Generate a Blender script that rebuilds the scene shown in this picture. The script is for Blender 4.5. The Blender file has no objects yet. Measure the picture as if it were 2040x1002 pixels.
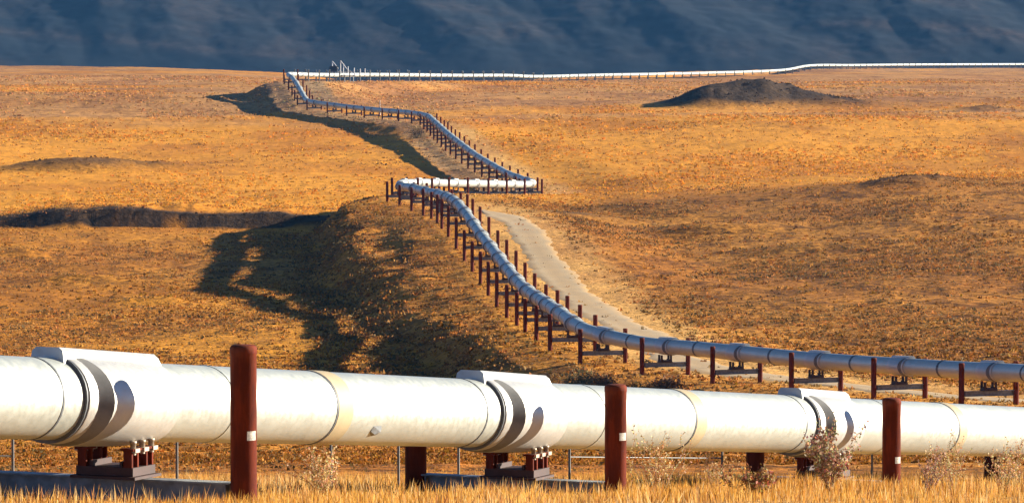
import bpy, math, random
import numpy as np
from mathutils import Vector, Matrix
S = bpy.context.scene
C = S.collection
R = math.radians
# ------------------------------------------------------------------ camera, sky, sun, exposure
FPX = 8800.0                     # focal length in photo pixels (photo is 2040 px wide)
PITCH = math.atan(441 / FPX)
cd = bpy.data.cameras.new('camera')
cd.sensor_width = 36.0
cd.lens = 36.0 * FPX / 2040.0
cd.clip_start = 1.0
cd.clip_end = 30000.0
cam = bpy.data.objects.new('camera', cd)
C.objects.link(cam)
cam.location = (0, 0, 0)
cam.rotation_euler = (math.pi / 2 - PITCH, 0, 0)
S.camera = cam
SUN_EL, SUN_AZ = 15.5, 71.0      # azimuth clockwise from +Y (straight ahead)
w = bpy.data.worlds.new('World')
S.world = w
w.use_nodes = True
nt = w.node_tree
bg = nt.nodes['Background']
sky = nt.nodes.new('ShaderNodeTexSky')
sky.sky_type = 'NISHITA'
sky.sun_disc = False
sky.sun_elevation = R(SUN_EL)
sky.sun_rotation = R(SUN_AZ)
sky.air_density = 0.38
sky.dust_density = 0.0
sky.ozone_density = 3.0
nt.links.new(sky.outputs[0], bg.inputs[0])
bg.inputs[1].default_value = 0.05
sl = bpy.data.lights.new('sun', 'SUN')
sl.energy = 5.0
sl.angle = R(0.5)
sl.color = (1.0, 0.90, 0.75)
so = bpy.data.objects.new('sun', sl)
C.objects.link(so)
sdir = Vector((math.sin(R(SUN_AZ)) * math.cos(R(SUN_EL)), math.cos(R(SUN_AZ)) * math.cos(R(SUN_EL)), math.sin(R(SUN_EL))))
so.rotation_euler = sdir.to_track_quat('Z', 'Y').to_euler()
S.view_settings.view_transform = 'Standard'
S.view_settings.look = 'None'
S.view_settings.gamma = 1.0
S.view_settings.use_curve_mapping = False
S.view_settings.exposure = 1.85
S.cycles.max_bounces = 6
S.cycles.volume_bounces = 0
rng = np.random.default_rng(7)
random.seed(7)


# ------------------------------------------------------------------ helpers
def P(px, py, Y):
    u = (px - 1020.0) / FPX
    v = (501.0 - py) / FPX
    dy = math.cos(PITCH) + v * math.sin(PITCH)
    dz = -math.sin(PITCH) + v * math.cos(PITCH)
    k = Y / dy
    return np.array((u * k, Y, dz * k))


def tag(o, label=None, cat=None, group=None, kind=None):
    if label: o['label'] = label
    if cat: o['category'] = cat
    if group: o['group'] = group
    if kind: o['kind'] = kind
    return o


def link(name, me, mat=None, parent=None, loc=None, rot=None):
    o = bpy.data.objects.new(name, me)
    if mat is not None and me is not None and not me.materials:
        me.materials.append(mat)
    C.objects.link(o)
    if parent is not None: o.parent = parent
    if loc is not None: o.location = loc
    if rot is not None: o.rotation_euler = rot
    return o


def empty(name, loc=(0, 0, 0), rz=0.0):
    o = bpy.data.objects.new(name, None)
    o.empty_display_size = 0.5
    C.objects.link(o)
    o.location = loc
    o.rotation_euler = (0, 0, rz)
    return o


class MB:
    """collects shapes for ONE mesh"""
    def __init__(self):
        self.v = []; self.f = []; self.sm = []

    def add(self, vs, fs, smooth=False):
        b = len(self.v)
        self.v += [tuple(map(float, p)) for p in vs]
        self.f += [tuple(b + i for i in f) for f in fs]
        self.sm += [smooth] * len(fs)
        return self

    def box(self, c, s, ch=0.0):
        x, y, z = s[0] / 2, s[1] / 2, s[2] / 2
        vs = [(c[0] + a * x, c[1] + b * y, c[2] + d * z) for a in (-1, 1) for b in (-1, 1) for d in (-1, 1)]
        return self.add(vs, [(0, 1, 3, 2), (4, 6, 7, 5), (0, 4, 5, 1), (2, 3, 7, 6), (0, 2, 6, 4), (1, 5, 7, 3)])

    def tube(self, p, q, r0, r1=None, n=8, smooth=True, caps=True):
        r1 = r0 if r1 is None else r1
        p = Vector(p); q = Vector(q)
        d = (q - p).normalized()
        a = d.orthogonal().normalized(); b = d.cross(a)
        vs = []
        for c, r in ((p, r0), (q, r1)):
            for i in range(n):
                t = 2 * math.pi * i / n
                vs.append(c + a * (r * math.cos(t)) + b * (r * math.sin(t)))
        fs = [(i, (i + 1) % n, n + (i + 1) % n, n + i) for i in range(n)]
        self.add(vs, fs, smooth)
        if caps:
            self.add(vs[:n], [tuple(reversed(range(n)))]); self.add(vs[n:], [tuple(range(n))])
        return self

    def lathe(self, prof, n=20, closed_top=True, smooth=True):
        """profile of (r, z) about the z axis"""
        vs = [(r * math.cos(2 * math.pi * i / n), r * math.sin(2 * math.pi * i / n), z) for r, z in prof for i in range(n)]
        fs = []
        for k in range(len(prof) - 1):
            for i in range(n):
                j = (i + 1) % n
                fs.append((k * n + i, k * n + j, (k + 1) * n + j, (k + 1) * n + i))
        self.add(vs, fs, smooth)
        return self

    def loft(self, rings, smooth=True, capa=False, capb=False):
        n = len(rings[0])
        vs = [p for r in rings for p in r]
        fs = []
        for k in range(len(rings) - 1):
            for i in range(n):
                j = (i + 1) % n
                fs.append((k * n + i, (k + 1) * n + i, (k + 1) * n + j, k * n + j))
        self.add(vs, fs, smooth)
        if capa: self.add(rings[0], [tuple(range(n))])
        if capb: self.add(rings[-1], [tuple(reversed(range(n)))])
        return self

    def mesh(self, name):
        me = bpy.data.meshes.new(name)
        me.from_pydata(self.v, [], self.f)
        me.polygons.foreach_set('use_smooth', self.sm)
        me.update()
        return me

    def build(self, name, mat, parent=None, loc=None, rot=None):
        return link(name, self.mesh(name), mat, parent, loc, rot)


def np_mesh(name, V, F, smooth=False, cols=None):
    """V (n,3), F (m,k) arrays; cols (n,4) float colour attribute"""
    me = bpy.data.meshes.new(name)
    k = F.shape[1]
    me.vertices.add(len(V)); me.vertices.foreach_set('co', V.astype(np.float32).ravel())
    me.loops.add(F.size); me.loops.foreach_set('vertex_index', F.astype(np.int32).ravel())
    me.polygons.add(len(F)); me.polygons.foreach_set('loop_start', np.arange(0, F.size, k, dtype=np.int32))
    try:
        me.polygons.foreach_set('loop_total', np.full(len(F), k, dtype=np.int32))
    except Exception:
        pass
    if smooth: me.polygons.foreach_set('use_smooth', np.ones(len(F), dtype=bool))
    me.update(calc_edges=True)
    me.validate()
    if cols is not None:
        a = me.color_attributes.new('tone', 'FLOAT_COLOR', 'POINT')
        a.data.foreach_set('color', cols.astype(np.float32).ravel())
    return me


def sstep(a, b, x):
    t = np.clip((x - a) / (b - a), 0, 1)
    return t * t * (3 - 2 * t)


_perm = rng.random((256, 256))


def vnoise(x, y):
    """smooth value noise in 0..1"""
    xi = np.floor(x).astype(int); yi = np.floor(y).astype(int)
    fx = x - xi; fy = y - yi
    fx = fx * fx * (3 - 2 * fx); fy = fy * fy * (3 - 2 * fy)
    g = lambda a, b: _perm[a & 255, b & 255]
    return (g(xi, yi) * (1 - fx) + g(xi + 1, yi) * fx) * (1 - fy) + (g(xi, yi + 1) * (1 - fx) + g(xi + 1, yi + 1) * fx) * fy


def fbm(x, y, o=4, g=0.5):
    s = 0; a = 1; t = 0
    for k in range(o):
        s = s + a * vnoise(x * 2 ** k + 17.3 * k, y * 2 ** k + 9.1 * k); t += a; a *= g
    return s / t - 0.5


# ------------------------------------------------------------------ materials
def mat(name):
    m = bpy.data.materials.new(name)
    m.use_nodes = True
    n = m.node_tree
    return m, n, n.nodes['Principled BSDF'], n.links.new, n.nodes.new


def mixrgb(new, L, fac, a, b, mode='MIX'):
    x = new('ShaderNodeMix'); x.data_type = 'RGBA'; x.blend_type = mode
    for i, v in ((0, fac), (6, a), (7, b)):
        if isinstance(v, (int, float)): x.inputs[i].default_value = v
        elif isinstance(v, tuple): x.inputs[i].default_value = v if len(v) == 4 else v + (1,)
        else: L(v, x.inputs[i])
    return x.outputs[2]


def ramp(new, L, src, lo, hi, a=0.0, b=1.0):
    x = new('ShaderNodeMapRange'); x.interpolation_type = 'SMOOTHSTEP'
    L(src, x.inputs[0])
    for i, v in ((1, lo), (2, hi), (3, a), (4, b)): x.inputs[i].default_value = v
    return x.outputs[0]


def noise(new, L, vec, scale, detail=4, rough=0.55, stretch=None):
    x = new('ShaderNodeTexNoise'); x.inputs['Scale'].default_value = scale
    x.inputs['Detail'].default_value = detail; x.inputs['Roughness'].default_value = rough
    if stretch:
        mp = new('ShaderNodeMapping'); mp.inputs['Scale'].default_value = stretch
        L(vec, mp.inputs[0]); vec = mp.outputs[0]
    L(vec, x.inputs['Vector'])
    return x.outputs[0]


def simple(name, col, rough=0.6, metal=0.0, var=0.25, scale=6.0, dark=None, bump=0.0, dscale=None):
    m, n, b, L, new = mat(name)
    tc = new('ShaderNodeTexCoord').outputs['Object']
    nz = noise(new, L, tc, scale, 5, 0.6)
    d = dark or tuple(c * (1 - var) for c in col)
    c = mixrgb(new, L, ramp(new, L, nz, 0.35, 0.65), d, col)
    if dscale:
        n2 = noise(new, L, tc, dscale, 6, 0.7)
        c = mixrgb(new, L, ramp(new, L, n2, 0.55, 0.75), c, tuple(x * 0.45 for x in col))
    L(c, b.inputs['Base Color'])
    b.inputs['Roughness'].default_value = rough
    b.inputs['Metallic'].default_value = metal
    if bump:
        bp = new('ShaderNodeBump'); bp.inputs['Strength'].default_value = bump; bp.inputs['Distance'].default_value = 0.02
        L(nz, bp.inputs['Height']); L(bp.outputs[0], b.inputs['Normal'])
    return m


def jacket_material(name, col, rough, metal):
    """galvanised sheet: mottled, streaked down its girth, faint panel dents"""
    m, n, b, L, new = mat(name)
    tc = new('ShaderNodeTexCoord').outputs['Object']
    big = noise(new, L, tc, 0.9, 5, 0.6)
    fine = noise(new, L, tc, 7.0, 5, 0.65)
    c = mixrgb(new, L, ramp(new, L, big, 0.35, 0.65), tuple(x * 0.92 for x in col), col)
    c = mixrgb(new, L, ramp(new, L, fine, 0.58, 0.75, 0, 0.4), c, (0.42, 0.38, 0.32))
    L(c, b.inputs['Base Color'])
    L(ramp(new, L, fine, 0.3, 0.7, rough - 0.07, rough + 0.1), b.inputs['Roughness'])
    b.inputs['Metallic'].default_value = metal
    bp = new('ShaderNodeBump'); bp.inputs['Strength'].default_value = 0.35; bp.inputs['Distance'].default_value = 0.03
    L(big, bp.inputs['Height']); L(bp.outputs[0], b.inputs['Normal'])
    return m


M_JACKET = jacket_material('galvanised_jacket', (0.44, 0.465, 0.42), 0.45, 0.5)
M_SLEEVE = jacket_material('galvanised_sleeve', (0.47, 0.47, 0.44), 0.48, 0.45)
M_PLATE = simple('shade_dark_zinc_flare', (0.16, 0.16, 0.15), 0.75, 0.1, 0.3, 3.0)  # darker than the sleeve: the flare's shade is put into its colour
M_CREAM = simple('cream_band', (0.36, 0.29, 0.17), 0.6, 0.0, 0.12, 3.0)
M_SEAM = simple('dark_seam', (0.10, 0.11, 0.12), 0.6, 0.3)
def rust_material():
    m, n, b, L, new = mat('oxide_red_paint')
    tc = new('ShaderNodeTexCoord').outputs['Object']
    st = noise(new, L, tc, 7.0, 6, 0.65, (1, 1, 0.16))
    sp = noise(new, L, tc, 16.0, 5, 0.7)
    big = noise(new, L, tc, 1.3, 4, 0.6)
    c = mixrgb(new, L, ramp(new, L, st, 0.36, 0.66), (0.075, 0.013, 0.006), (0.155, 0.026, 0.009))
    c = mixrgb(new, L, ramp(new, L, big, 0.5, 0.7, 0, 0.5), c, (0.19, 0.055, 0.022))
    c = mixrgb(new, L, ramp(new, L, sp, 0.66, 0.74, 0, 0.7), c, (0.26, 0.12, 0.07))
    L(c, b.inputs['Base Color'])
    b.inputs['Roughness'].default_value = 0.85
    b.inputs['Specular IOR Level'].default_value = 0.15
    bp = new('ShaderNodeBump'); bp.inputs['Strength'].default_value = 0.3; bp.inputs['Distance'].default_value = 0.01
    L(sp, bp.inputs['Height']); L(bp.outputs[0], b.inputs['Normal'])
    return m


M_RUST = rust_material()
M_STEEL = simple('weathered_grey_steel', (0.22, 0.24, 0.25), 0.5, 0.4, 0.4, 4.0)
M_BRIGHT = simple('pale_bolted_steel', (0.40, 0.33, 0.25), 0.5, 0.2, 0.2, 12.0)
M_FENCE = simple('grey_fence_tube', (0.13, 0.125, 0.115), 0.5, 0.4, 0.3, 8.0)
M_WHITE = simple('white_paint', (0.78, 0.77, 0.74), 0.5, 0.0, 0.12, 8.0)
M_SHED = simple('dark_shed_cladding', (0.05, 0.05, 0.055), 0.6, 0.0, 0.3, 1.0)
M_TAG = simple('weathered_white_tag', (0.5, 0.46, 0.38), 0.7, 0.0, 0.45, 25.0)
M_MARK = simple('faded_red_mark', (0.55, 0.30, 0.22), 0.7, 0.0, 0.3, 20.0)


def tone_material(name, transl=0.0, rough=0.85):
    m, n, b, L, new = mat(name)
    at = new('ShaderNodeAttribute'); at.attribute_name = 'tone'
    L(at.outputs['Color'], b.inputs['Base Color'])
    b.inputs['Roughness'].default_value = rough
    b.inputs['Specular IOR Level'].default_value = 0.15
    if transl:
        t = new('ShaderNodeBsdfTranslucent'); L(at.outputs['Color'], t.inputs[0])
        mx = new('ShaderNodeMixShader'); mx.inputs[0].default_value = transl
        L(b.outputs[0], mx.inputs[1]); L(t.outputs[0], mx.inputs[2])
        L(mx.outputs[0], n.nodes['Material Output'].inputs[0])
    return m


M_BLADE = tone_material('dry_grass_blades', 0.35)
M_TWIG = tone_material('dry_twigs_and_leaves', 0.25)


def ground_material():
    m, n, b, L, new = mat('tundra')
    at = new('ShaderNodeAttribute'); at.attribute_name = 'tone'   # alpha holds how mottled the plants are
    tc = new('ShaderNodeTexCoord').outputs['Object']
    n1 = noise(new, L, tc, 0.8, 6, 0.7)
    nb = noise(new, L, tc, 0.42, 6, 0.68)
    n2 = noise(new, L, tc, 0.16, 5, 0.62, (1, 0.55, 1))
    n3 = noise(new, L, tc, 0.022, 4, 0.6, (1, 0.5, 1))
    c = at.outputs['Color']
    al = at.outputs['Alpha']

    def mul(x, y):
        k = new('ShaderNodeMath'); k.operation = 'MULTIPLY'
        for i, v in ((0, x), (1, y)):
            if isinstance(v, float): k.inputs[i].default_value = v
            else: L(v, k.inputs[i])
        return k.outputs[0]
    c1 = mixrgb(new, L, mul(ramp(new, L, n3, 0.44, 0.64), 0.75), c, (0.66, 0.55, 0.52), 'MULTIPLY')
    c2 = mixrgb(new, L, mul(ramp(new, L, n2, 0.48, 0.64), mul(al, 0.9)), c1, (0.34, 0.31, 0.26), 'MULTIPLY')
    c3 = mixrgb(new, L, mul(ramp(new, L, n1, 0.46, 0.62), mul(al, 1.0)), c2, (0.28, 0.25, 0.2), 'MULTIPLY')
    c4 = mixrgb(new, L, mul(ramp(new, L, n1, 0.48, 0.30), 0.35), c3, (1.25, 1.18, 1.05), 'MULTIPLY')
    L(c4, b.inputs['Base Color'])
    b.inputs['Roughness'].default_value = 0.95
    b.inputs['Specular IOR Level'].default_value = 0.1
    bp = new('ShaderNodeBump'); bp.inputs['Strength'].default_value = 0.9; bp.inputs['Distance'].default_value = 0.8
    L(nb, bp.inputs['Height'])
    L(bp.outputs[0], b.inputs['Normal'])
    return m


M_GROUND = ground_material()


def mountain_material():
    m, n, b, L, new = mat('mountain_heath')
    at = new('ShaderNodeAttribute'); at.attribute_name = 'tone'
    tc = new('ShaderNodeTexCoord').outputs['Object']
    n2 = noise(new, L, tc, 0.09, 7, 0.75)
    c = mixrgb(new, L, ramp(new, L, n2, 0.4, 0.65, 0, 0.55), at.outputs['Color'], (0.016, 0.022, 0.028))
    L(c, b.inputs['Base Color'])
    b.inputs['Roughness'].default_value = 0.95
    b.inputs['Specular IOR Level'].default_value = 0.1
    return m


M_MOUNTAIN = mountain_material()


def road_material():
    m, n, b, L, new = mat('gravel_track')
    tc = new('ShaderNodeTexCoord').outputs['Object']
    n1 = noise(new, L, tc, 2.5, 6, 0.7)
    n2 = noise(new, L, tc, 0.25, 4, 0.6)
    at = new('ShaderNodeAttribute'); at.attribute_name = 'tone'
    c = mixrgb(new, L, ramp(new, L, n2, 0.35, 0.65, 0, 0.4), at.outputs['Color'], (0.30, 0.22, 0.12))
    c = mixrgb(new, L, ramp(new, L, n1, 0.5, 0.7, 0, 0.5), c, (0.22, 0.17, 0.10))
    L(c, b.inputs['Base Color'])
    b.inputs['Roughness'].default_value = 0.95
    return m


M_ROAD = road_material()

# ------------------------------------------------------------------ pipe routes
RP = 0.70                                            # jacket radius
far_ctrl = [(2330, 760, 300), (2200, 753, 317), (2037, 743, 338), (1918, 737, 350), (1773, 728, 363.5), (1629, 718, 378), (1484, 704, 393),
            (1370, 693, 406), (1289, 686, 416), (1223, 673, 425), (1175, 661, 432.5), (1150, 649, 441), (1125, 631, 455), (1095, 610, 475),
            (1068, 592, 500), (1041, 571, 522), (1020, 547, 540), (999, 520, 562), (978, 493, 583), (957, 466, 605), (933, 432, 630),
            (915, 410, 650), (897, 396, 680), (876, 388, 705), (845, 381, 728), (817, 374, 748), (797, 371, 762),
            (799, 366, 772), (815, 365, 784), (843, 364, 800), (895, 365, 825), (959, 366, 852), (1011, 367, 877), (1052, 367, 896),
            (1062, 364, 906), (1048, 360, 918), (1035, 355, 930), (1013, 347, 950), (982, 330, 985), (950, 311, 1025), (919, 288, 1070), (888, 263, 1130),
            (866, 243, 1185), (850, 231, 1220), (825, 226, 1240), (794, 223, 1258), (747, 219, 1280), (700, 214, 1302), (652, 208, 1322),
            (615, 202, 1338), (605, 191, 1358), (596, 175, 1385), (583, 156, 1415), (574, 149, 1430), (590, 148.5, 1445),
            (621, 149.5, 1470), (668, 150, 1510), (715, 149.5, 1550), (812, 150, 1635), (919, 151, 1720), (1013, 151, 1800), (1060, 153, 1840),
            (1204, 150, 1980), (1408, 146, 2180), (1561, 140, 2330), (1612, 131.5, 2400), (1700, 130.5, 2520), (1816, 129.5, 2680),
            (2040, 128.5, 3000), (2200, 128, 3230)]
cp = np.array([P(*c) for c in far_ctrl])


def catmull(pts, step):
    out = []
    n = len(pts)
    for i in range(n - 1):
        p0 = pts[max(i - 1, 0)]; p1 = pts[i]; p2 = pts[i + 1]; p3 = pts[min(i + 2, n - 1)]
        d = np.linalg.norm(p2 - p1)
        t0 = 0; t1 = max(np.linalg.norm(p1 - p0), 1e-3) ** 0.5; t2 = t1 + d ** 0.5; t3 = t2 + max(np.linalg.norm(p3 - p2), 1e-3) ** 0.5
        k = max(2, int(d / step))
        for j in range(k):
            t = t1 + (t2 - t1) * j / k
            A1 = (t1 - t) / (t1 - t0) * p0 + (t - t0) / (t1 - t0) * p1 if i > 0 else p1
            A2 = (t2 - t) / (t2 - t1) * p1 + (t - t1) / (t2 - t1) * p2
            A3 = (t3 - t) / (t3 - t2) * p2 + (t - t2) / (t3 - t2) * p3 if i < n - 2 else p2
            if i == 0: A1 = A2
            if i == n - 2: A3 = A2
            B1 = (t2 - t) / (t2 - t0) * A1 + (t - t0) / (t2 - t0) * A2
            B2 = (t3 - t) / (t3 - t1) * A2 + (t - t1) / (t3 - t1) * A3
            out.append((t2 - t) / (t2 - t1) * B1 + (t - t1) / (t2 - t1) * B2)
    out.append(pts[-1])
    return np.array(out)


path = catmull(cp, 0.8)
for _ in range(3):                                   # soften hand-read wobble in height
    path[1:-1] = path[1:-1] * 0.5 + (path[:-2] + path[2:]) * 0.25
seg = np.r_[0, np.cumsum(np.linalg.norm(np.diff(path, axis=0), axis=1))]
LEN = seg[-1]


def at_s(s):
    return np.array([np.interp(s, seg, path[:, k]) for k in range(3)])


def tan_s(s, h=1.5):
    d = at_s(min(s + h, LEN)) - at_s(max(s - h, 0))
    return d / np.linalg.norm(d)


# monotone in Y, so the corridor can be described as functions of Y
YY = np.arange(300.0, 3230.0, 2.0)
XP = np.interp(YY, path[:, 1], path[:, 0])
ZP = np.interp(YY, path[:, 1], path[:, 2])
ker = np.hanning(13); ker /= ker.sum()
ZPs = np.convolve(np.pad(ZP, 6, mode='edge'), ker, 'valid')
SL = np.gradient(XP, YY)
COSA = 1 / np.sqrt(1 + SL ** 2)
CLEAR = np.interp(YY, [300, 430, 480, 560, 650, 720, 764, 780, 900, 940, 1100, 1220, 1335, 1420, 1500, 3230],
                  [2.7, 2.7, 3.1, 3.5, 3.7, 3.3, 2.7, 2.2, 2.2, 2.6, 2.8, 2.6, 2.3, 2.4, 2.3, 2.3])

# foreground run
fa = P(0, 791, 1.4 * FPX / 167.0)
fb = P(2040, 860, 1.4 * FPX / 99.0)
fd = (fb - fa) / np.linalg.norm(fb - fa)


# ------------------------------------------------------------------ terrain height
def table(pts):
    xs = np.arange(0, 6000, 2.0)
    zs = np.interp(xs, [p[0] for p in pts], [p[1] for p in pts])
    for k in (5, 13, 21):
        kk = np.hanning(k + 2)[1:-1]; kk /= kk.sum()
        zz = np.convolve(np.pad(zs, k // 2, mode='edge'), kk, 'valid')
        wgt = np.clip((xs - 60 * (k / 5)) / 80, 0, 1)
        zs = zs * (1 - wgt) + zz * wgt
    return xs, zs


TL = table([(0, -1.7), (40, -5.0), (76, -8.2), (92, -9.7), (110, -11.4), (127, -13.1), (200, -19.3), (300, -27), (400, -33), (440, -35.4), (480, -37.0), (560, -36.7), (640, -36.2), (700, -35.4),
            (760, -35.2), (800, -34.8), (900, -33.3), (1000, -32.4), (1220, -28.6), (1335, -25.6), (1430, -21.5), (1560, -20.3), (1800, -20.3), (2200, -19.6), (2600, -20.7), (2800, -24), (3300, -50), (4000, -62), (6000, -66)])
TR = table([(0, -1.7), (40, -5.0), (76, -8.2), (92, -9.7), (110, -11.4), (127, -13.1), (200, -19.3), (300, -27), (380, -32), (440, -34.0), (500, -33.6), (600, -31.2), (700, -29.2), (780, -27.6),
            (830, -28.4), (900, -31.0), (1000, -31.0), (1220, -25.5), (1335, -24), (1430, -22.0), (1600, -21.3), (1840, -21.6), (2400, -22.6),
            (3000, -27), (3300, -50), (4000, -62), (6000, -66)])
# mounds: px, Y, half widths left/right/near/far (m), height
MOUNDS = [(1415, 1365, 11, 17, 8, 40, 6.2), (1525, 1380, 13, 22, 9, 40, 5.4), (1610, 1370, 15, 26, 12, 30, 1.5),
          (180, 1010, 22, 10, 7, 20, 2.3), (290, 1020, 12, 12, 7, 18, 1.6), (120, 1005, 14, 10, 6, 14, 1.2),
          (370, 806, 4, 6, 4, 8, 1.1), (1870, 780, 12, 8, 5, 16, 1.3), (1790, 772, 6, 8, 4, 12, 1.2), (1960, 1330, 7, 9, 5, 15, 1.2),
          (50, 700, 6, 5, 3, 8, 1.1), (150, 640, 8, 6, 3, 8, 0.9), (250, 600, 5, 5, 3, 6, 0.8), (300, 590, 8, 5, 4, 8, 1.1), (1550, 1100, 20, 15, 10, 30, 0.9),
          (1250, 760, 12, 12, 8, 14, 1.2), (1140, 730, 6, 8, 6, 10, 1.2), (1400, 690, 10, 14, 6, 12, 1.0), (1650, 640, 10, 10, 6, 10, 0.9), (700, 1275, 10, 12, 5, 8, 0.8)]


def corridor(X, Y):
    """signed distance (right positive) to the far pipe, pipe height, ground clearance"""
    d = (X - np.interp(Y, YY, XP)) * np.interp(Y, YY, COSA)
    return d, np.interp(Y, YY, ZPs), np.interp(Y, YY, CLEAR)


def H(X, Y, micro=True):
    X = np.asarray(X, float); Y = np.asarray(Y, float)
    zl = np.interp(Y, *TL); zr = np.interp(Y, *TR)
    d, zp, cl = corridor(X, Y)
    t = sstep(-8, 22, np.where(Y < 300, X * 0 + 30, d)) * sstep(300, 380, Y)
    hill = sstep(5, 75, X)
    zr = zl + (zr - zl) * (0.55 + 0.45 * hill)
    z = zl + (zr - zl) * t
    z = z + fbm(X * 0.011 + 3, Y * 0.009, 3) * 2.4 * sstep(180, 500, Y)
    z = z + fbm(X * 0.06 + 31, Y * 0.05, 4) * 1.1 * sstep(130, 260, Y) * (1 - 0.6 * sstep(800, 1000, Y))
    # scarp on the left, a terrace edge the pipeline bend sits behind
    xe = X
    ye = 786 + 9 * fbm(X * 0.05 + 5, X * 0 + 2.2, 3) * 2 - 0.10 * (X + 60)
    hs = np.interp(xe, [-160, -100, -92, -80, -66, -56, -40, -24, -14, -8], [0.2, 0.2, 0.9, 2.8, 3.1, 2.5, 2.3, 2.1, 1.7, 0.0])
    hs = hs * (0.95 + 0.7 * fbm(X * 0.12, Y * 0.0 + 4, 4))
    z = z + hs * np.where(Y < ye + 3, sstep(ye, ye + 3.0, Y), 1 - sstep(ye + 6, ye + 85, Y))
    for px, yc, wl, wr, wn, wf, h in MOUNDS:
        xc = (px - 1020) / FPX * yc
        dx = X - xc; dy = Y - yc
        q = (dx / np.where(dx < 0, wl, wr)) ** 2 + (dy / np.where(dy < 0, wn, wf)) ** 2
        z = z + h * np.exp(-q * 1.1) * (1 + 0.5 * fbm(X * 0.15, Y * 0.1, 3))
    # the plain drops away behind the distant run
    xl = np.interp(Y, [1430, 2200, 2600, 3300], [-76, -155, -301, -560])
    back = np.minimum(-d - 9, X - xl) * sstep(1432, 1470, Y)
    z = z - (np.clip(back, 0, 40) * (0.03 + 0.13 * sstep(30, 110, X - xl)) + np.clip(back - 40, 0, 600) * 0.05) * (1 - sstep(3000, 3600, Y))
    # pipeline bench
    g = zp - cl
    # left bank: a lit shoulder that falls gently, then a steep rough bank
    sh = np.interp(Y, [300, 430, 480, 560, 660, 740, 790, 3300], [1.5, 2.5, 3, 8, 11, 8, 3, 3]) * (1 + 0.55 * fbm(Y * 0.05 + 3, X * 0.02, 3))
    bank = np.interp(Y, [300, 440, 560, 700, 790, 900, 940, 1200, 3300], [6, 7, 8, 9, 8, 10, 12, 11, 14])
    sd = np.clip(-d - 3.2, 0, None)
    g = g - 0.14 * np.minimum(sd, sh) * sstep(330, 440, Y)
    g = g + fbm(X * 0.16 + 60, Y * 0.10, 3) * 1.7 * sstep(4, 10, -d) * sstep(400, 470, Y) * (1 - sstep(720, 770, Y))
    wl = 1 - sstep(3.2 + sh, 3.2 + sh + bank, -d)
    rr = np.interp(Y, [300, 440, 760, 800, 3300], [26, 34, 36, 30, 30])
    pr = np.interp(Y, [300, 760, 800, 3300], [14, 16, 9, 9])
    wr = 1 - sstep(pr, rr, d)
    wgt = np.where(d < 0, wl, wr) * sstep(302, 340, Y) * (1 - sstep(2900, 3200, Y))
    z = z * (1 - wgt) + g * wgt
    if micro:
        rough = 1 - 0.8 * np.exp(-((d - 9) / 4.0) ** 2) * (Y > 330)
        z = z + fbm(X * 0.35 + 7, Y * 0.30, 3) * 0.34 * rough * sstep(110, 170, Y)
        z = z + fbm(X * 0.9, Y * 0.7, 2) * 0.10 * (1 - sstep(110, 170, Y))
    return z


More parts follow.
